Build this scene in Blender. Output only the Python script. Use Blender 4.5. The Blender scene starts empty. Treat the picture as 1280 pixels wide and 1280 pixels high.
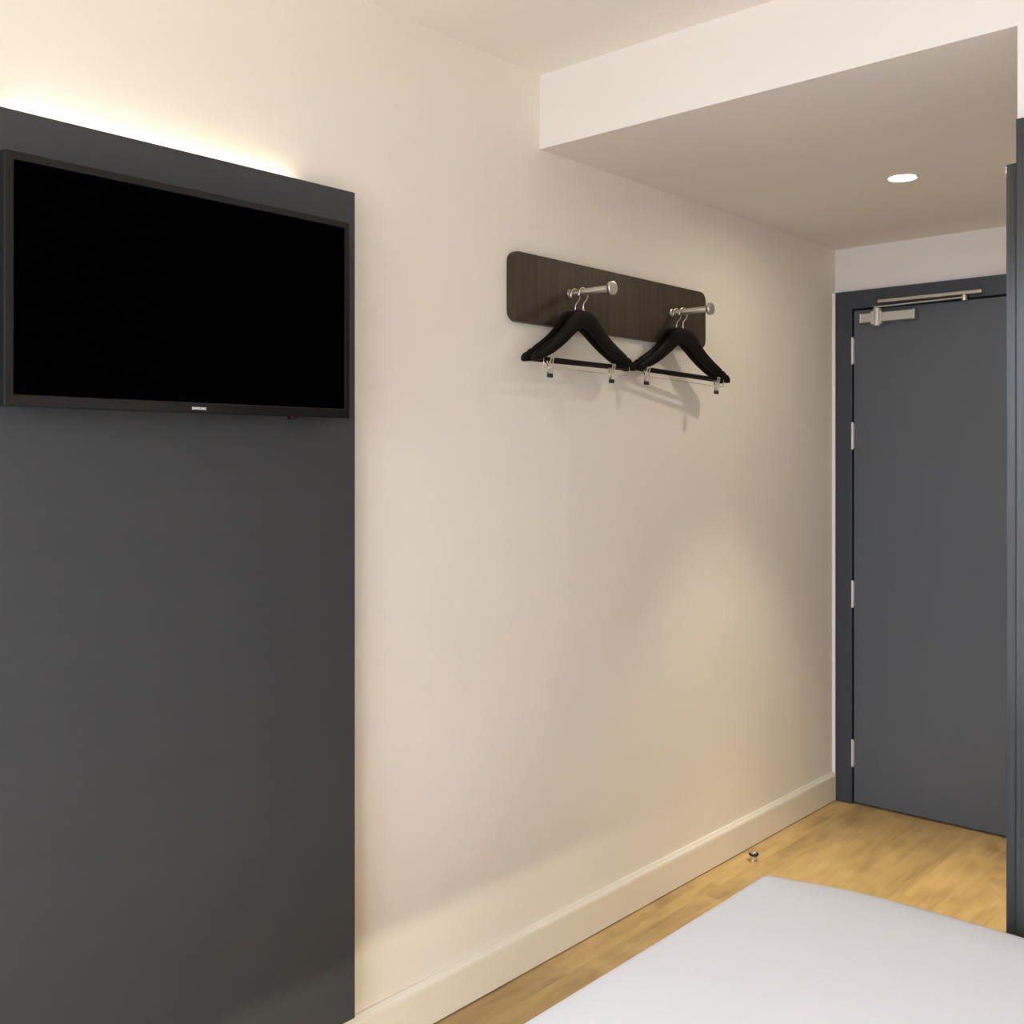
import bpy, bmesh, math, random
from mathutils import Vector, Matrix
random.seed(4)
C = bpy.context.scene.collection
R = math.radians
PI = math.pi

# ------------------------------------------------------------------ materials
def mat(name, col, rough=.5, metal=0., spec=.5, bump=0., bump_scale=40., var=0., var_scale=(3, 3, 3), coat=0.):
    m = bpy.data.materials.new(name); m.use_nodes = True
    nt = m.node_tree; b = nt.nodes['Principled BSDF']
    b.inputs['Base Color'].default_value = (*col, 1)
    b.inputs['Roughness'].default_value = rough
    b.inputs['Metallic'].default_value = metal
    b.inputs['Specular IOR Level'].default_value = spec
    b.inputs['Coat Weight'].default_value = coat
    tc = nt.nodes.new('ShaderNodeTexCoord')
    if var:
        mp = nt.nodes.new('ShaderNodeMapping'); mp.inputs['Scale'].default_value = var_scale
        nt.links.new(tc.outputs['Object'], mp.inputs['Vector'])
        n = nt.nodes.new('ShaderNodeTexNoise'); n.inputs['Scale'].default_value = 1
        n.inputs['Detail'].default_value = 5; n.inputs['Roughness'].default_value = .6
        nt.links.new(mp.outputs['Vector'], n.inputs['Vector'])
        r = nt.nodes.new('ShaderNodeValToRGB')
        r.color_ramp.elements[0].position = .3; r.color_ramp.elements[1].position = .7
        r.color_ramp.elements[0].color = (*[c * (1 - var) for c in col], 1)
        r.color_ramp.elements[1].color = (*[min(1, c * (1 + var)) for c in col], 1)
        nt.links.new(n.outputs['Fac'], r.inputs['Fac'])
        nt.links.new(r.outputs['Color'], b.inputs['Base Color'])
    if bump:
        n2 = nt.nodes.new('ShaderNodeTexNoise'); n2.inputs['Scale'].default_value = bump_scale
        n2.inputs['Detail'].default_value = 3
        nt.links.new(tc.outputs['Object'], n2.inputs['Vector'])
        bp = nt.nodes.new('ShaderNodeBump'); bp.inputs['Strength'].default_value = bump
        bp.inputs['Distance'].default_value = .002
        nt.links.new(n2.outputs['Fac'], bp.inputs['Height'])
        nt.links.new(bp.outputs['Normal'], b.inputs['Normal'])
    return m

def emit(name, col, strength):
    m = bpy.data.materials.new(name); m.use_nodes = True
    b = m.node_tree.nodes['Principled BSDF']
    b.inputs['Base Color'].default_value = (.8, .8, .8, 1)
    b.inputs['Emission Color'].default_value = (*col, 1)
    b.inputs['Emission Strength'].default_value = strength
    return m

M_WALL = mat('cream_paint', (.83, .775, .69), .75, spec=.25, bump=.05, bump_scale=220, var=.012, var_scale=(2, 2, 2))
M_WHITE = mat('off_white_paint', (.79, .76, .73), .75, spec=.25, bump=.05, bump_scale=220)
M_CEIL = mat('ceiling_paint', (.86, .82, .76), .85, spec=.2, bump=.04, bump_scale=200)
M_TRIM = mat('skirting_paint', (.81, .755, .645), .38, spec=.4)
M_PANEL = mat('charcoal_laminate', (.043, .0455, .048), .5, spec=.4, var=.04, var_scale=(30, 1.2, 26))
M_DOOR = mat('charcoal_door_laminate', (.080, .090, .105), .5, spec=.4, var=.04, var_scale=(8, 8, 3))
M_FRAME = mat('dark_door_frame_paint', (.039, .045, .057), .45, spec=.4)
M_GRAIN = mat('charcoal_wood_grain', (.040, .042, .041), .18, spec=.32, var=.4, var_scale=(260, 260, 2.5))
M_WENGE = mat('dark_brown_wood', (.050, .035, .020), .45, spec=.3, var=.4, var_scale=(60, 60, 2.2))
M_HANG = mat('espresso_lacquered_wood', (.009, .005, .0036), .5, spec=.09)
M_CHROME = mat('chrome', (.80, .77, .72), .16, metal=1)
M_NICKEL = mat('brushed_nickel', (.62, .58, .52), .30, metal=1)
M_SATIN = mat('silver_closer_paint', (.50, .48, .43), .42, metal=.55)
M_STEEL = mat('polished_steel', (.66, .62, .56), .2, metal=1)
M_HINGE = mat('satin_hinge_steel', (.62, .60, .56), .35, metal=.35)
M_RUB = mat('black_rubber', (.012, .011, .010), .6)
M_TVB = mat('black_gloss_plastic', (.008, .0075, .007), .28, spec=.28)
M_TVS = mat('matt_black_plastic', (.02, .021, .022), .45)
M_SCREEN = mat('switched_off_screen', (.0004, .0004, .0004), .5, spec=.0)
M_LOGO = mat('silver_print', (.75, .73, .72), .4)
M_IR = mat('dark_red_plastic', (.02, .0025, .0025), .3)
M_SHEET = mat('white_cotton', (.835, .84, .86), .85, spec=.15, bump=.10, bump_scale=500)
M_BASE = mat('dark_bed_fabric', (.06, .058, .055), .85)
M_DARK = mat('black_void_plastic', (.01, .01, .01), .8)
M_WFRAME = mat('window_frame_paint', (.09, .09, .09), .4)

def floor_material():
    m = bpy.data.materials.new('oak_planks'); m.use_nodes = True
    nt = m.node_tree; N = nt.nodes; L = nt.links; b = N['Principled BSDF']
    b.inputs['Roughness'].default_value = .42; b.inputs['Specular IOR Level'].default_value = .35
    tc = N.new('ShaderNodeTexCoord')
    rot = N.new('ShaderNodeMapping'); rot.inputs['Rotation'].default_value = (0, 0, PI / 2)
    rot.inputs['Location'].default_value = (0.35, .375, 0)
    L.new(tc.outputs['Object'], rot.inputs['Vector'])
    br = N.new('ShaderNodeTexBrick')
    br.inputs['Scale'].default_value = 1; br.inputs['Brick Width'].default_value = 1.9
    br.inputs['Row Height'].default_value = .24; br.inputs['Mortar Size'].default_value = .0006
    br.inputs['Mortar Smooth'].default_value = .3; br.offset = .37
    br.inputs['Color1'].default_value = (.10, .10, .10, 1); br.inputs['Color2'].default_value = (.9, .9, .9, 1)
    br.inputs['Mortar'].default_value = (.0, .0, .0, 1)
    L.new(rot.outputs['Vector'], br.inputs['Vector'])
    # grain running along the planks, shifted from plank to plank
    sc = N.new('ShaderNodeVectorMath'); sc.operation = 'MULTIPLY_ADD'
    sc.inputs[1].default_value = (5, 5, 5)
    L.new(br.outputs['Color'], sc.inputs[0]); L.new(tc.outputs['Object'], sc.inputs[2])
    g1 = N.new('ShaderNodeMapping'); g1.inputs['Scale'].default_value = (36, 2.4, 1)
    L.new(sc.outputs['Vector'], g1.inputs['Vector'])
    n1 = N.new('ShaderNodeTexNoise'); n1.inputs['Scale'].default_value = 1; n1.inputs['Detail'].default_value = 8
    n1.inputs['Roughness'].default_value = .62; n1.inputs['Distortion'].default_value = .7
    L.new(g1.outputs['Vector'], n1.inputs['Vector'])
    g2 = N.new('ShaderNodeMapping'); g2.inputs['Scale'].default_value = (7, 3.2, 1)
    L.new(sc.outputs['Vector'], g2.inputs['Vector'])
    n2 = N.new('ShaderNodeTexNoise'); n2.inputs['Scale'].default_value = 1; n2.inputs['Detail'].default_value = 4
    n2.inputs['Distortion'].default_value = 1.2
    L.new(g2.outputs['Vector'], n2.inputs['Vector'])
    mx = N.new('ShaderNodeMix'); mx.data_type = 'FLOAT'; mx.inputs[0].default_value = .55
    L.new(n1.outputs['Fac'], mx.inputs[2]); L.new(n2.outputs['Fac'], mx.inputs[3])
    cr = N.new('ShaderNodeValToRGB'); e = cr.color_ramp.elements
    e[0].position = .33; e[0].color = (.32, .208, .084, 1)
    e[1].position = .66; e[1].color = (.575, .40, .175, 1)
    k = cr.color_ramp.elements.new(.47); k.color = (.465, .31, .125, 1)
    L.new(mx.outputs[0], cr.inputs['Fac'])
    # plank to plank tone
    tone = N.new('ShaderNodeMapRange'); tone.inputs[3].default_value = .80; tone.inputs[4].default_value = 1.08
    L.new(br.outputs['Color'], tone.inputs[0])
    mu = N.new('ShaderNodeVectorMath'); mu.operation = 'SCALE'
    L.new(cr.outputs['Color'], mu.inputs[0]); L.new(tone.outputs[0], mu.inputs['Scale'])
    mt = N.new('ShaderNodeMix'); mt.data_type = 'RGBA'
    mt.inputs[7].default_value = (.40, .26, .11, 1)
    L.new(br.outputs['Fac'], mt.inputs[0]); L.new(mu.outputs['Vector'], mt.inputs[6])
    L.new(mt.outputs[2], b.inputs['Base Color'])
    bp = N.new('ShaderNodeBump'); bp.inputs['Strength'].default_value = .12; bp.inputs['Distance'].default_value = .002
    L.new(n1.outputs['Fac'], bp.inputs['Height']); L.new(bp.outputs['Normal'], b.inputs['Normal'])
    return m
M_FLOOR = floor_material()

def glass_material():
    m = bpy.data.materials.new('window_glass'); m.use_nodes = True
    nt = m.node_tree; N = nt.nodes; L = nt.links
    N.remove(N['Principled BSDF'])
    t = N.new('ShaderNodeBsdfTransparent'); g = N.new('ShaderNodeBsdfGlossy'); g.inputs['Roughness'].default_value = .02
    mx = N.new('ShaderNodeMixShader'); mx.inputs[0].default_value = .06
    L.new(t.outputs[0], mx.inputs[1]); L.new(g.outputs[0], mx.inputs[2]); L.new(mx.outputs[0], N['Material Output'].inputs[0])
    return m
M_GLASS = glass_material()

# ------------------------------------------------------------------ mesh helpers
def link(name, bm, m, parent=None, smooth=False, bevel=0., seg=2):
    bmesh.ops.recalc_face_normals(bm, faces=bm.faces[:])
    me = bpy.data.meshes.new(name); bm.to_mesh(me); bm.free()
    if smooth:
        for p in me.polygons: p.use_smooth = True
    o = bpy.data.objects.new(name, me); C.objects.link(o); me.materials.append(m)
    if parent is not None: o.parent = parent
    if bevel:
        b = o.modifiers.new('edge', 'BEVEL'); b.width = bevel; b.segments = seg
        b.limit_method = 'ANGLE'; b.angle_limit = R(40); b.harden_normals = False
    return o

def box(bm, x0, x1, y0, y1, z0, z1):
    v = [bm.verts.new((x, y, z)) for x in (x0, x1) for y in (y0, y1) for z in (z0, z1)]
    for f in ((0, 1, 3, 2), (4, 6, 7, 5), (0, 4, 5, 1), (2, 3, 7, 6), (0, 2, 6, 4), (1, 5, 7, 3)):
        bm.faces.new([v[i] for i in f])
    return v

def boxes(*bs):
    bm = bmesh.new()
    for b in bs: box(bm, *b)
    return bm

def tube(bm, pts, r, n=12, closed_ends=True, radii=None):
    pts = [Vector(p) for p in pts]
    rings = []; up = None
    for i, p in enumerate(pts):
        t = (pts[min(i + 1, len(pts) - 1)] - pts[max(i - 1, 0)]).normalized()
        if up is None:
            up = Vector((0, 0, 1)) if abs(t.z) < .9 else Vector((0, 1, 0))
        a = (up - t * up.dot(t)).normalized(); b = t.cross(a); up = a
        rr = radii[i] if radii else r
        rings.append([bm.verts.new(p + (a * math.cos(2 * PI * k / n) + b * math.sin(2 * PI * k / n)) * rr) for k in range(n)])
    for i in range(len(rings) - 1):
        for k in range(n):
            bm.faces.new((rings[i][k], rings[i][(k + 1) % n], rings[i + 1][(k + 1) % n], rings[i + 1][k]))
    if closed_ends:
        bm.faces.new(rings[0][::-1]); bm.faces.new(rings[-1])

def lathe(bm, prof, axis='z', n=40, at=(0, 0, 0)):
    """prof: (radius, height) pairs; revolved about the axis."""
    at = Vector(at); rings = []
    def pt(r, h, a):
        c, s = r * math.cos(a), r * math.sin(a)
        return at + (Vector((c, s, h)) if axis == 'z' else Vector((h, c, s)) if axis == 'x' else Vector((c, h, s)))
    for r, h in prof:
        if r < 1e-7: rings.append([bm.verts.new(pt(0, h, 0))])
        else: rings.append([bm.verts.new(pt(r, h, 2 * PI * k / n)) for k in range(n)])
    for A, B in zip(rings, rings[1:]):
        for k in range(n):
            q = (k + 1) % n
            if len(A) == 1 and len(B) == 1: continue
            if len(A) == 1: bm.faces.new((A[0], B[k], B[q]))
            elif len(B) == 1: bm.faces.new((A[k], A[q], B[0]))
            else: bm.faces.new((A[k], A[q], B[q], B[k]))

def prism(bm, outline, axis, a0, a1):
    """extrude a closed 2-D outline along an axis between a0 and a1 ('x': outline is (y,z); 'y': (x,z); 'z': (x,y))."""
    def P(u, v, a): return (a, u, v) if axis == 'x' else (u, a, v) if axis == 'y' else (u, v, a)
    A = [bm.verts.new(P(u, v, a0)) for u, v in outline]; B = [bm.verts.new(P(u, v, a1)) for u, v in outline]
    bm.faces.new(A[::-1]); bm.faces.new(B)
    n = len(outline)
    for i in range(n): bm.faces.new((A[i], A[(i + 1) % n], B[(i + 1) % n], B[i]))

def rounded_rect(u0, u1, v0, v1, r, n=8):
    out = []
    for cu, cv, a in ((u1 - r, v1 - r, 0), (u0 + r, v1 - r, 90), (u0 + r, v0 + r, 180), (u1 - r, v0 + r, 270)):
        for k in range(n + 1):
            t = R(a + 90 * k / n); out.append((cu + r * math.cos(t), cv + r * math.sin(t)))
    return out

def empty(name, loc, rz=0., parent=None):
    o = bpy.data.objects.new(name, None); C.objects.link(o); o.empty_display_size = .05
    o.location = loc; o.rotation_euler = (0, 0, rz)
    if parent is not None: o.parent = parent
    return o

def tag(o, label, cat, group=None):
    o['label'] = label; o['category'] = cat
    if group: o['group'] = group
    return o

def struct(o, label=None, cat=None):
    o['kind'] = 'structure'
    if label: o['label'] = label
    if cat: o['category'] = cat
    return o

def shift(bm, d):
    bmesh.ops.translate(bm, verts=bm.verts[:], vec=d); return bm

# ------------------------------------------------------------------ the room
XR = 2.95          # right wall
YB = 2.254         # face of the bathroom block and of the lowered ceiling
YF = 4.168         # entrance wall
YN = -1.30         # window wall
HC, HS = 2.505, 2.296
XC = 1.264         # right side of the entrance corridor

struct(link('floor', boxes((-.1, XR + .1, YN - .1, YF + .2, -.08, 0)), M_FLOOR),
       'light oak plank floor with a bright pool of lamp light near the door', 'floor')
struct(link('wall_left', boxes((-.1, 0, YN - .1, YF + .2, 0, HC)), M_WALL),
       'long cream painted wall carrying the dark panel and coat rack', 'wall')
struct(link('wall_far', boxes((0, .018, YF, YF + .1, 0, HC), (0, .0128, YF - .0285, YF - .0002, .0, 2.111), (.018, 1.075, YF, YF + .1, 2.08, HC), (1.075, XC, YF, YF + .1, 0, HC)), M_WHITE),
       'cream wall strip above the dark grey entrance door', 'wall')
struct(link('ceiling', boxes((-.1, XR + .1, YN - .1, YF + .2, HC, HC + .1)), M_CEIL),
       'cream main ceiling at the top of the room', 'ceiling')
DLX, DLY = .648, 3.233
# lowered ceiling over the corridor, with the round cut-out of the downlight
bm = bmesh.new()
RH = .043; seg = 48
box_v = box(bm, 0, XC, YB, YF, HS, HC)
bm.faces.ensure_lookup_table()
bf = [f for f in bm.faces if all(abs(v.co.z - HS) < 1e-6 for v in f.verts)][0]
corners = [(0, YB), (XC, YB), (XC, YF), (0, YF)]
bm.faces.remove(bf)
cv = {c: [v for v in box_v if abs(v.co.x - c[0]) < 1e-6 and abs(v.co.y - c[1]) < 1e-6 and abs(v.co.z - HS) < 1e-6][0] for c in corners}
ring = [bm.verts.new((DLX + RH * math.cos(2 * PI * k / seg), DLY + RH * math.sin(2 * PI * k / seg), HS)) for k in range(seg)]
top = [bm.verts.new((v.co.x, v.co.y, HS + .05)) for v in ring]
for k in range(seg):
    q = (k + 1) % seg
    bm.faces.new((ring[k], ring[q], top[q], top[k]))
bm.faces.new(top)
order = [cv[c] for c in corners]; quad0 = [225, 315, 45, 135]
for i in range(4):
    a0 = int(quad0[i] / 360 * seg); a1 = a0 + seg // 4
    arc = [ring[k % seg] for k in range(a0, a1 + 1)]
    bm.faces.new([order[i], order[(i + 1) % 4]] + arc[::-1])
struct(link('ceiling_lowered', bm, M_WHITE), 'lowered off-white ceiling over the entrance corridor with its upright front face', 'ceiling')
struct(link('wall_bathroom', boxes((XC, XR, YB, YF, 0, HC)), M_WHITE),
       'off-white end of wall above the dark panel at the right edge', 'wall')
struct(link('wall_right', boxes((XR, XR + .1, YN - .1, YF + .2, 0, HC)), M_WALL), 'cream wall behind the bed head', 'wall')

# window wall behind the camera with a tall window that lets the daylight in
WX0, WX1, WZ0, WZ1 = .05, 2.80, .10, 2.40
struct(link('wall_near', boxes((0, WX0, YN - .1, YN, 0, HC), (WX1, XR, YN - .1, YN, 0, HC),
                               (WX0, WX1, YN - .1, YN, 0, WZ0), (WX0, WX1, YN - .1, YN, WZ1, HC)), M_WALL),
       'cream window wall facing the entrance door', 'wall')
w = struct(empty('window_1', ((WX0 + WX1) / 2, YN - .05, WZ0)), 'tall window with a thin dark frame', 'window')
hw = (WX1 - WX0) / 2; hh = WZ1 - WZ0
link('frame', boxes((-hw, -hw + .05, -.03, .03, 0, hh), (hw - .05, hw, -.03, .03, 0, hh),
                    (-hw + .05, hw - .05, -.03, .03, 0, .05), (-hw + .05, hw - .05, -.03, .03, hh - .05, hh),
                    (-.025, .025, -.03, .03, .05, hh - .05)), M_WFRAME, w, bevel=.004)
for x0, x1 in ((-hw + .05, -.025), (.025, hw - .05)):
    link('pane', boxes((x0, x1, -.004, .004, .05, hh - .05)), M_GLASS, w)

# skirting board: shaped profile along the left wall, standing a hair above the floor
bm = bmesh.new()
prof = [(0, .004), (.015, .004), (.015, .100), (.0135, .106), (.009, .112), (.006, .118), (0, .118)]
prism(bm, prof, 'y', YN, YF - .03)
for v in bm.verts: v.co = Vector((v.co.x + .0005, v.co.y, v.co.z))
struct(link('baseboard_left', bm, M_TRIM), 'cream skirting board running along the foot of the left wall', 'baseboard')

# ------------------------------------------------------------------ entrance door
D = struct(empty('door_1', (.0165, YF, 0)), 'dark grey entrance door at the end of the corridor', 'door')
FY = -.03          # frame stands proud of the wall
LX0, LX1, LZ = .074, .99, 2.030
link('frame', boxes((-.003, .068, FY, .09, .002, 2.112), (LX1 + .006, LX1 + .075, FY, .09, .002, 2.112),
                    (.068, LX1 + .006, FY, .09, LZ + .007, 2.112)), M_FRAME, D, bevel=.002)
link('leaf', boxes((LX0, LX1, -.022, .022, .010, LZ)), M_DOOR, D, bevel=.0015)
link('rebate', boxes((.068, LX0 + .03, .024, .06, .002, LZ + .006), (LX1 - .03, LX1 + .006, .024, .06, .002, LZ + .006),
                     (LX0 + .03, LX1 - .03, .024, .06, LZ - .03, LZ + .006), (LX0 + .03, LX1 - .03, .024, .05, .002, .03)), M_DARK, D)
for z in (1.866, 1.516, .865, .210):
    bm = bmesh.new()
    tube(bm, [(.0705, -.0285, z - .053), (.0705, -.0285, z + .053)], .0055, 16)
    for k in (-1, 1):
        lathe(bm, [(0, k * .0565), (.004, k * .0565), (.0055, k * .053)], 'z', 16, (.0705, -.0285, z))
    box(bm, LX0, LX0 + .003, -.0245, -.0225, z - .05, z + .05)
    h = link('hinge', bm, M_HINGE, D, bevel=.0005, seg=1); h['label'] = 'bright steel hinge'
# overhead closer on the leaf, its arm and its track on the frame
bm = bmesh.new()
prism(bm, rounded_rect(.118, .335, 1.973, 2.010, .004, 3), 'y', -.062, -.0235)
cl = link('closer_body', bm, M_SATIN, D, bevel=.003); cl['label'] = 'silver door closer box'
bm = bmesh.new()
lathe(bm, [(0, 1.955), (.013, 1.955), (.017, 1.958), (.017, 2.026), (.013, 2.029), (0, 2.029)], 'z', 28, (.185, -.052, 0))
box(bm, .163, .207, -.067, -.030, 1.963, 2.016)
link('spindle', bm, M_SATIN, cl, bevel=.0015)
for x in (.118, .335):
    link('end_cap', boxes((x - .003, x + .003, -.0635, -.0245, 1.9715, 2.0115)), M_NICKEL, cl, bevel=.001)
bm = boxes((.172, .535, -.064, -.044, 2.0292, 2.0352))
for v in bm.verts: v.co.z += (v.co.x - .172) * .012
ar = link('closer_arm', bm, M_NICKEL, D, bevel=.002)
bm = bmesh.new(); lathe(bm, [(0, 2.024), (.011, 2.024), (.011, 2.046), (0, 2.046)], 'z', 20, (.525, -.053, 0))
link('arm_pivot', bm, M_NICKEL, ar, bevel=.001)
link('closer_track', boxes((.190, .590, -.062, FY - .0005, 2.0475, 2.0505), (.190, .590, -.062, -.058, 2.0505, 2.0575),
                           (.190, .590, -.035, FY - .0005, 2.0505, 2.0575), (.190, .590, -.062, FY - .0005, 2.0575, 2.0605)), M_NICKEL, D, bevel=.001)
# lever handle near the free edge of the leaf
bm = bmesh.new()
lathe(bm, [(0, -.0225), (.026, -.0225), (.026, -.030), (.023, -.032), (.010, -.032), (.010, -.070), (0, -.070)], 'y', 28, (.93, 0, 1.02))
tube(bm, [(.935, -.066, 1.02), (.80, -.066, 1.02)], .009, 14)
h = link('handle', bm, M_NICKEL, D, bevel=.001); h['label'] = 'brushed nickel lever handle'

# ------------------------------------------------------------------ dark boards on the wall end at the right
p = empty('wall_panel', (XC + .33, YB - .02, 0))
bm = boxes((-.327, .40, 0, .0195, 0, 2.102)); link('board', bm, M_GRAIN, p, bevel=.0012)
tag(p, 'tall charcoal wood-grain panel at the right edge, covering the off-white wall end', 'panel')
p = empty('wall_panel', (XC - .0105, YB + .2, 0))
bm = boxes((-.0095, .0095, -.205, .62, 0, 2.018)); link('board', bm, M_GRAIN, p, bevel=.0012)
tag(p, 'slim charcoal wood-grain board, slightly lower, between the door and the taller right-edge panel', 'panel')

# ------------------------------------------------------------------ television panel with its light strip
PX, PY0, PY1, PZ0, PZ1 = .050, .58, 1.541, .143, 2.029
tp = empty('wall_panel', (0, (PY0 + PY1) / 2, PZ0))
tag(tp, 'large charcoal wall panel behind the television', 'panel')
yc = (PY0 + PY1) / 2; hz = PZ1 - PZ0; hy = (PY1 - PY0) / 2
LS0, LS1 = .775, 1.405      # extent of the light channel cut into the top edge
link('board', boxes((.030, PX, -hy, hy, 0, hz), (.0007, .030, -hy, hy, 0, hz - .03),
                    (.0007, .030, -hy, LS0 - yc - .004, hz - .03, hz), (.0007, .030, LS1 - yc + .004, hy, hz - .03, hz)), M_PANEL, tp)
ls = empty('light_strip', (.015, (LS0 + LS1) / 2, PZ1 - .0295))
tag(ls, 'glowing warm white light strip along the top edge of the television panel', 'light')
half = (LS1 - LS0) / 2
M_LED = emit('warm_led', (1.0, .90, .72), 4.6)
link('housing', boxes((-.012, .012, -half, half, 0, .008)), M_NICKEL, ls)
link('diffuser', boxes((-.010, .010, -half + .004, half - .004, .0085, .0225)), M_LED, ls)

# ------------------------------------------------------------------ television
TX0, TX1, TY0, TY1, TZ0, TZ1 = .056, .120, .733, 1.469, 1.509, 1.938
tv = empty('television', (0, (TY0 + TY1) / 2, TZ0))
tag(tv, 'black flat screen television, switched off, on the charcoal panel', 'television')
ty = (TY1 - TY0) / 2; tz = TZ1 - TZ0
link('wall_mount', boxes((PX + .0004, .062, -.12, .12, .12, .32)), M_TVS, tv)
bm = bmesh.new()
v = box(bm, .0605, .098, -ty + .012, ty - .012, .012, tz - .012)
hs = link('housing', bm, M_TVS, tv, bevel=.006)
def ring_prism(bm, o, i, x0, x1):
    """frame with outer rect o and inner rect i (y0,y1,z0,z1) between x0 and x1"""
    vs = {}
    def rect(q): return [(q[0], q[2]), (q[1], q[2]), (q[1], q[3]), (q[0], q[3])]
    for nm, q in (('o', o), ('i', i)):
        for x in (x0, x1):
            vs[nm, x] = [bm.verts.new((x, a, b)) for a, b in rect(q)]
    for k in range(4):
        n = (k + 1) % 4
        bm.faces.new((vs['o', x0][k], vs['o', x0][n], vs['o', x1][n], vs['o', x1][k]))
        bm.faces.new((vs['i', x0][n], vs['i', x0][k], vs['i', x1][k], vs['i', x1][n]))
        bm.faces.new((vs['o', x1][k], vs['o', x1][n], vs['i', x1][n], vs['i', x1][k]))
        bm.faces.new((vs['o', x0][n], vs['o', x0][k], vs['i', x0][k], vs['i', x0][n]))
bm = bmesh.new()
ring_prism(bm, (-ty, ty, 0, tz), (-ty + .0165, ty - .0125, .0205, tz - .0145), .0982, TX1)
bz = link('bezel', bm, M_TVB, tv, bevel=.002)
sc = link('screen', boxes((.0984, TX1 - .004, -ty + .0168, ty - .0128, .0208, tz - .0148)), M_SCREEN, tv)
bm = bmesh.new()
prism(bm, rounded_rect(-.008, .008, -.0065, .0015, .003, 4), 'x', .104, .1185)
for vtx in bm.verts: vtx.co.y += 1.323 - (TY0 + TY1) / 2
s = link('receiver', bm, M_IR, tv, bevel=.001); s['label'] = 'dark red remote receiver'
# silver lettering in the middle of the lower bezel
cu = bpy.data.curves.new('lettering', 'FONT'); cu.body = 'SAMSUNG'; cu.size = .0068; cu.extrude = .0004
cu.offset = .0002; cu.space_character = 1.05; cu.align_x = 'CENTER'; cu.align_y = 'CENTER'; cu.resolution_u = 3
tmp = bpy.data.objects.new('tmp', cu); C.objects.link(tmp)
bpy.context.view_layer.update()
me = bpy.data.meshes.new_from_object(tmp.evaluated_get(bpy.context.evaluated_depsgraph_get()))
bpy.data.objects.remove(tmp); me.materials.clear(); me.materials.append(M_LOGO)
lg = bpy.data.objects.new('logo', me); C.objects.link(lg); lg.parent = bz
lg.location = (TX1 + .0003, 1.098 - (TY0 + TY1) / 2, .0085); lg.rotation_euler = (PI / 2, 0, PI / 2)
lg.scale = (.95, 1, 1)
lg['label'] = 'small silver lettering'

# ------------------------------------------------------------------ coat rack
PEGZ = 1.898
PEGS = ((2.362, .178), (2.894, .172))
rk = empty('coat_rack', (0, 2.61, 1.797))
tag(rk, 'dark brown wooden coat rack board with two metal pegs', 'coat rack')
bm = bmesh.new(); prism(bm, rounded_rect(-.498, .498, 0, .192, .030, 8), 'x', .0006, .0200)
link('backboard', bm, M_WENGE, rk, bevel=.0015)
for y, xe in PEGS:
    bm = bmesh.new()
    lathe(bm, [(0, .0202), (.0135, .0202), (.0135, .0240), (.0095, .0255), (.0095, xe - .012), (0, xe - .012)], 'x', 32, (0, y - 2.61, PEGZ - 1.797))
    pg = link('peg', bm, M_NICKEL, rk, smooth=False, bevel=.0006); pg['label'] = 'brushed metal peg'
    for f in pg.data.polygons: f.use_smooth = abs(f.normal.x) < .5
    bm = bmesh.new()
    lathe(bm, [(0, xe - .0118), (.0175, xe - .0118), (.0195, xe - .010), (.0195, xe - .0015), (.0185, xe), (.016, xe + .0005), (0, xe + .0005)], 'x', 40, (0, y - 2.61, PEGZ - 1.797))
    ec = link('end_cap', bm, M_NICKEL, pg)
    for f in ec.data.polygons: f.use_smooth = abs(f.normal.x) < .5

# ------------------------------------------------------------------ clothes hangers
HWD = .236
def catmull(P, n):
    out = []
    for i in range(len(P) - 1):
        p0 = P[max(i - 1, 0)]; p1 = P[i]; p2 = P[i + 1]; p3 = P[min(i + 2, len(P) - 1)]
        for k in range(n):
            t = k / n
            out.append(tuple(.5 * ((2 * b) + (-a + c) * t + (2 * a - 5 * b + 4 * c - d) * t * t + (-a + 3 * b - 3 * c + d) * t ** 3)
                             for a, b, c, d in zip(p0, p1, p2, p3)))
    out.append(tuple(P[-1])); return out

def hanger_body_mesh():
    # x, upper edge, lower edge, half thickness, forward bend
    S = [(0, -.053, -.103, .0075, 0), (.018, -.0535, -.108, .0075, .0003), (.036, -.056, -.119, .0075, .0010), (.055, -.067, -.132, .0075, .0020),
         (.080, -.092, -.149, .0078, .0035), (.110, -.119, -.167, .0085, .0055), (.145, -.143, -.185, .0095, .008),
         (.180, -.163, -.199, .0105, .010), (.200, -.174, -.207, .0110, .011), (.209, -.179, -.210, .0112, .0115), (.218, -.184, -.212, .0112, .012),
         (.229, -.191, -.213, .0102, .012), (HWD, -.199, -.211, .0070, .012)]
    S = catmull(S, 4)
    full = [(-x, a, b, t, f) for x, a, b, t, f in S[:0:-1]] + S
    bm = bmesh.new(); rings = []; n = 14
    for x, a, b, t, f in full:
        c = (a + b) / 2; h = (a - b) / 2; rg = []
        for k in range(n):
            g = 2 * PI * k / n
            cy = math.copysign(abs(math.cos(g)) ** .6, math.cos(g)); sz = math.copysign(abs(math.sin(g)) ** .6, math.sin(g))
            z = c + h * sz
            # two shallow strap notches in the shoulder's upper edge
            if sz > .3:
                for xn in (.193, .213):
                    z -= .0045 * math.exp(-((abs(x) - xn) / .0035) ** 2)
            rg.append(bm.verts.new((x, -f + t * cy, z)))
        rings.append(rg)
    for A, B in zip(rings, rings[1:]):
        for k in range(n): bm.faces.new((A[k], A[(k + 1) % n], B[(k + 1) % n], B[k]))
    bm.faces.new(rings[0][::-1]); bm.faces.new(rings[-1])
    return bm

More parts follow.
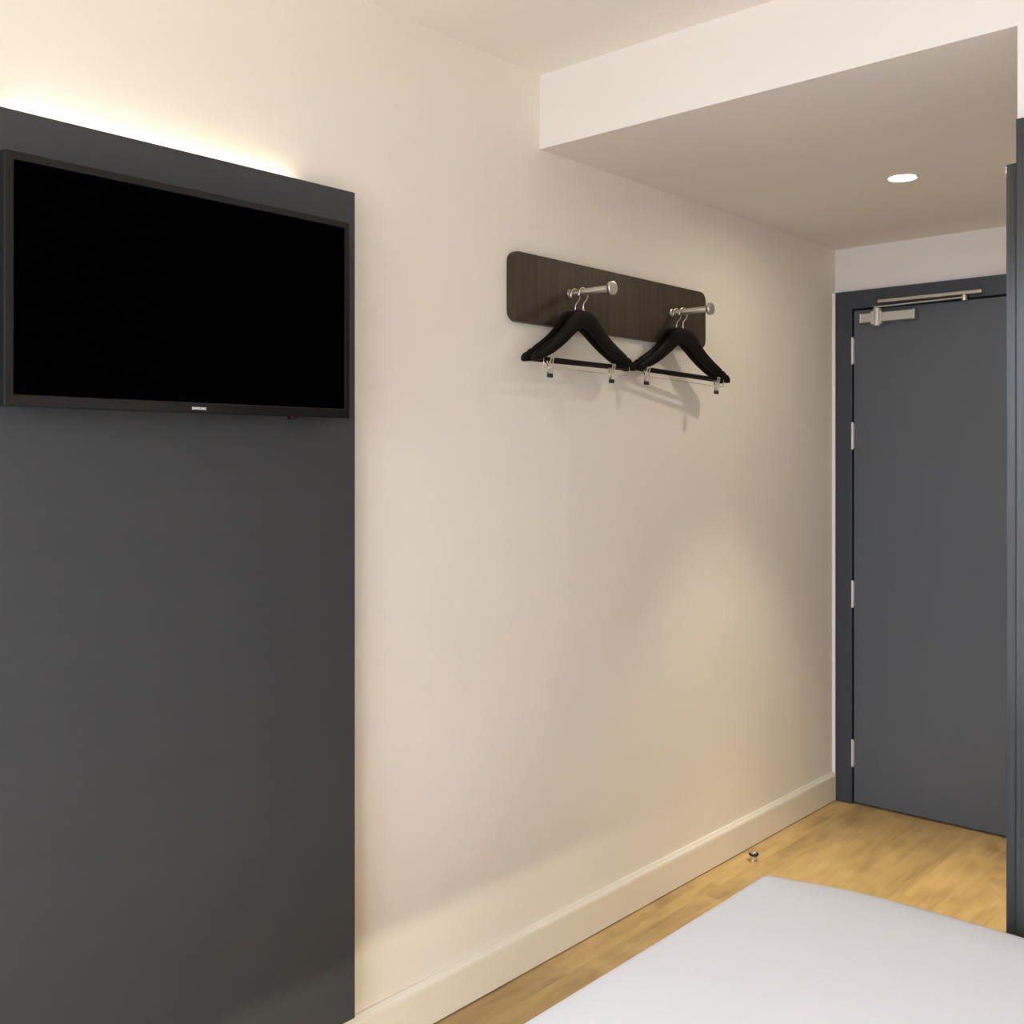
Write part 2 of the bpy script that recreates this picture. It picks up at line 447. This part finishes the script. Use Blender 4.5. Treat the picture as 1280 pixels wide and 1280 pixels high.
def hook_mesh():
    pts = [(0, 0, -.060), (0, 0, -.038), (.002, 0, -.033), (.010, 0, -.0255)]
    cz = .0095 + .0024 - .0195
    for k in range(22):
        a = R(-38 + k * 11.2)
        pts.append((.0195 * math.cos(a), 0, cz + .0195 * math.sin(a)))
    bm = bmesh.new(); tube(bm, pts, .0022, 10)
    lathe(bm, [(.0022, -.050), (.0042, -.050), (.0042, -.058), (.0022, -.058)], 'z', 14)
    return bm

def make_hanger(name):
    root = empty(name, (0, 0, 0))
    o = link('body', hanger_body_mesh(), M_HANG, root, smooth=True)
    h = link('hook', hook_mesh(), M_CHROME, root, smooth=True); h['label'] = 'chrome hook'
    bm = bmesh.new(); tube(bm, [(-.207, -.011, -.2045), (.207, -.011, -.2045)], .0058, 14)
    link('trouser_bar', bm, M_HANG, root, smooth=True)
    return root

def add_clips(root, xs):
    rz = -.2290
    bm = bmesh.new()
    tube(bm, [(-.198, -.0185, -.188), (-.198, -.019, rz + .004), (-.195, -.019, rz), (.195, -.019, rz), (.198, -.019, rz + .004), (.198, -.0185, -.188)], .0009, 8)
    r = link('clip_rail', bm, M_CHROME, root, smooth=True); r['label'] = 'thin chrome clip rail'
    jz = rz; rz += .0045
    for x in xs:
        bm = bmesh.new()
        for s in (-1, 1):
            # jaw plate: spread at the top, pinched together at the bottom
            P = [(-.0085 * s, .021), (-.006 * s, .012), (-.0045 * s, 0), (-.0030 * s, -.012), (-.0016 * s, -.020)]
            for (ya, za), (yb, zb) in zip(P, P[1:]):
                for q in (-1, 1):
                    x0, x1 = (x - .008, x - .0025) if q < 0 else (x + .0025, x + .008)
                    vs = [bm.verts.new((xx, -.019 + yy + dd, rz + zz)) for xx in (x0, x1) for yy, zz in ((ya, za), (yb, zb)) for dd in (-.0007, .0007)]
                    for f in ((0, 1, 3, 2), (4, 6, 7, 5), (0, 4, 5, 1), (2, 3, 7, 6), (0, 2, 6, 4), (1, 5, 7, 3)):
                        bm.faces.new([vs[i] for i in f])
            box(bm, x - .008, x + .008, -.019 - .0085 * s - .0008, -.019 - .0085 * s + .0008, rz + .0205, rz + .0245)
            box(bm, x - .008, x + .008, -.019 - .0018 * s - .0008, -.019 - .0018 * s + .0008, rz - .021, rz - .014)
        tube(bm, [(x - .0095, -.019, jz), (x + .0095, -.019, jz)], .0028, 12)
        c = link('clip', bm, M_CHROME, root); c['label'] = 'chrome spring clip with black tip'
        link('rubber_tip', boxes((x - .0088, x + .0088, -.0235, -.0145, rz - .031, rz - .0200)), M_RUB, c, bevel=.0015)

def place(o, x, y, yaw, roll, label):
    o.location = (x, y, PEGZ); o.rotation_euler = (0, R(roll), R(90 - yaw))
    tag(o, label, 'hanger', 'dark wooden hangers on the coat rack'); return o

def copy_tree(o, parent=None):
    c = o.copy(); C.objects.link(c)
    if parent is not None: c.parent = parent
    for ch in [k for k in bpy.data.objects if k.parent == o]: copy_tree(ch, c)
    return c

plain = make_hanger('clothes_hanger')
for i, (x, y, yaw, roll, lab, clips) in enumerate((
        (.042, 2.362, 1.5, 0, 'dark wooden hanger on the left peg, the one closer to the rack board', None),
        (.071, 2.362, 0.0, 0, 'dark wooden hanger with two chrome clips, in front on the left peg', (-.172, .110)),
        (.042, 2.894, 6.0, 2.2, 'dark wooden hanger on the right peg, the one closer to the rack board', None),
        (.066, 2.894, 6.0, 2.2, 'dark wooden hanger with two chrome clips, in front on the right peg', (-.195, .160)))):
    o = plain if i == 0 else copy_tree(plain)
    place(o, x, y, yaw, roll, lab)
    if clips: add_clips(o, clips)

# ------------------------------------------------------------------ recessed downlight
dl = empty('downlight', (DLX, DLY, HS))
tag(dl, 'small round recessed downlight glowing in the lowered ceiling', 'light')
bm = bmesh.new()
lathe(bm, [(.0395, .012), (.0395, -.0015), (.0425, -.003), (.0475, -.002), (.0490, -.0003)], 'z', 48)
link('trim_ring', bm, M_WHITE, dl, smooth=True)
M_DL = emit('downlight_led', (1.0, .91, .72), 100)
bm = bmesh.new(); lathe(bm, [(0, .002), (.0385, .002), (.0385, .006), (0, .006)], 'z', 48)
link('diffuser', bm, M_DL, dl)
def spot(name, loc, power, size, blend, col, rad, rot=(0, 0, 0)):
    l = bpy.data.lights.new(name, 'SPOT'); l.energy = power; l.color = col
    l.spot_size = R(size); l.spot_blend = blend; l.shadow_soft_size = rad
    o = bpy.data.objects.new(name, l); C.objects.link(o); o.location = loc; o.rotation_euler = rot; return o
spot('downlight_flood', (DLX, DLY, HS - .006), 23, 66, .55, (1.0, .91, .72), .03)
spot('downlight_core', (DLX, DLY, HS - .006), 52, 45, 1.0, (1.0, .89, .68), .03)

# ------------------------------------------------------------------ floor door stop
ds = empty('door_stop', (.083, 3.325, 0))
tag(ds, 'small round metal door stop on the oak floor by the skirting', 'door stop')
bm = bmesh.new()
lathe(bm, [(0, .0002), (.0135, .0002), (.0135, .002), (.0115, .004), (.0115, .020), (.013, .0205)], 'z', 32)
link('post', bm, M_STEEL, ds, smooth=False, bevel=.0005)
bm = bmesh.new()
lathe(bm, [(.010, .0195), (.0155, .0195), (.0172, .0215), (.0172, .0255), (.0155, .028), (.0125, .0285)], 'z', 32)
r = link('rubber_ring', bm, M_RUB, ds, smooth=True); r['label'] = 'black rubber ring'
bm = bmesh.new()
lathe(bm, [(.0125, .0275), (.0120, .0305), (.009, .0318), (0, .0322)], 'z', 32)
link('cap', bm, M_STEEL, ds, smooth=True)

# ------------------------------------------------------------------ bed
bd = empty('bed', (1.82, 1.30, 0))
tag(bd, 'bed with a smooth plain white cover in the lower right corner', 'bed')
ox, oy = 1.82, 1.30
edge = [(.771, .52), (.771, .9), (.771, 1.4), (.771, 1.7), (.770, 1.95), (.768, 2.07), (.768, 2.112), (.773, 2.128), (.792, 2.136), (.820, 2.140), (.875, 2.156),
        (.943, 2.172), (1.011, 2.180), (1.145, 2.183), (1.267, 2.182), (1.40, 2.180), (1.9, 2.18), (2.4, 2.18), (2.84, 2.18), (2.86, 2.15),
        (2.86, 1.5), (2.86, .9), (2.86, .54), (2.83, .50), (2.3, .50), (1.6, .50), (1.1, .50), (.80, .50)]
pts = [Vector((a - ox, b - oy, 0)) for a, b in edge]
def inset(d):
    return [Vector((p.x * (1 - d / 1.05), .04 + (p.y - .04) * (1 - d / .84), 0)) for p in pts]
bm = bmesh.new(); rings = []
ZT = .495
for d, z in ((.010, .305), (-.002, .309), (-.004, .32), (0, .40), (.000, .470), (.0015, .481), (.005, .4885), (.010, .492), (.022, .494), (.09, ZT), (.5, ZT + .001)):
    rings.append([bm.verts.new(p + Vector((0, 0, z))) for p in inset(d)])
for A, B in zip(rings, rings[1:]):
    n = len(A)
    for k in range(n): bm.faces.new((A[k], A[(k + 1) % n], B[(k + 1) % n], B[k]))
bm.faces.new(rings[0][::-1]); bm.faces.new(rings[-1])
link('cover', bm, M_SHEET, bd, smooth=False)
co = bpy.data.objects['cover']
for f in co.data.polygons: f.use_smooth = True
link('base', boxes((-.965, 1.02, -.77, .83, .235, .300)), M_BASE, bd, bevel=.01)
for x in (-.80, .95):
    for y in (-.68, .74):
        link('leg', boxes((x - .03, x + .03, y - .03, y + .03, 0, .2345)), M_BASE, bd, bevel=.004)
# warm strip fixed under the foot end of the bed base; it throws light low along the wall
ub = empty('light_strip', (1.20, 1.32, .2325))
tag(ub, 'warm light strip under the foot end of the bed', 'light')
M_LED2 = emit('warm_bed_led', (1.0, .91, .75), 20)
link('housing', boxes((-.012, .012, -.74, .74, -.003, .002)), M_NICKEL, ub)
link('diffuser', boxes((-.012, .012, -.735, .735, -.022, -.0035)), M_LED2, ub)

# ------------------------------------------------------------------ daylight and room light
wd = bpy.data.worlds.new('sky'); bpy.context.scene.world = wd; wd.use_nodes = True
nt = wd.node_tree; bg = nt.nodes['Background']; bg.inputs[1].default_value = 3.7
# overcast sky: brighter overhead than at the horizon, darker ground below
tc = nt.nodes.new('ShaderNodeTexCoord'); sx = nt.nodes.new('ShaderNodeSeparateXYZ'); mr = nt.nodes.new('ShaderNodeMapRange')
mr.inputs[1].default_value = -1; mr.inputs[2].default_value = 1
cr = nt.nodes.new('ShaderNodeValToRGB'); e = cr.color_ramp.elements
e[0].position = .44; e[0].color = (.42, .43, .45, 1)
e[1].position = .80; e[1].color = (1.0, 1.115, 1.36, 1)
k = e.new(.52); k.color = (.72, .81, .98, 1)
nt.links.new(tc.outputs['Generated'], sx.inputs[0]); nt.links.new(sx.outputs['Z'], mr.inputs[0])
nt.links.new(mr.outputs[0], cr.inputs[0]); nt.links.new(cr.outputs[0], bg.inputs[0])
pl = bpy.data.lights.new('window_daylight', 'AREA'); pl.shape = 'RECTANGLE'; pl.size = WX1 - WX0; pl.size_y = WZ1 - WZ0
pl.cycles.is_portal = True
po = bpy.data.objects.new('window_daylight', pl); C.objects.link(po)
po.location = ((WX0 + WX1) / 2, YN - .095, (WZ0 + WZ1) / 2); po.rotation_euler = (R(90), 0, 0)

# ------------------------------------------------------------------ camera
cam = bpy.data.cameras.new('camera'); co = bpy.data.objects.new('camera', cam); C.objects.link(co)
cam.sensor_width = 36; cam.lens = 36.743; cam.shift_y = -.05156; cam.clip_start = .02
co.location = (1.911, 0, 1.42); co.rotation_euler = (R(90), 0, R(41.8225))
S = bpy.context.scene; S.camera = co
S.view_settings.view_transform = 'Standard'; S.view_settings.look = 'None'
S.view_settings.gamma = 1; S.view_settings.use_curve_mapping = False
S.view_settings.exposure = 1.41
S.cycles.max_bounces = 10; S.cycles.diffuse_bounces = 7; S.cycles.caustics_reflective = False
S.cycles.sample_clamp_indirect = 6
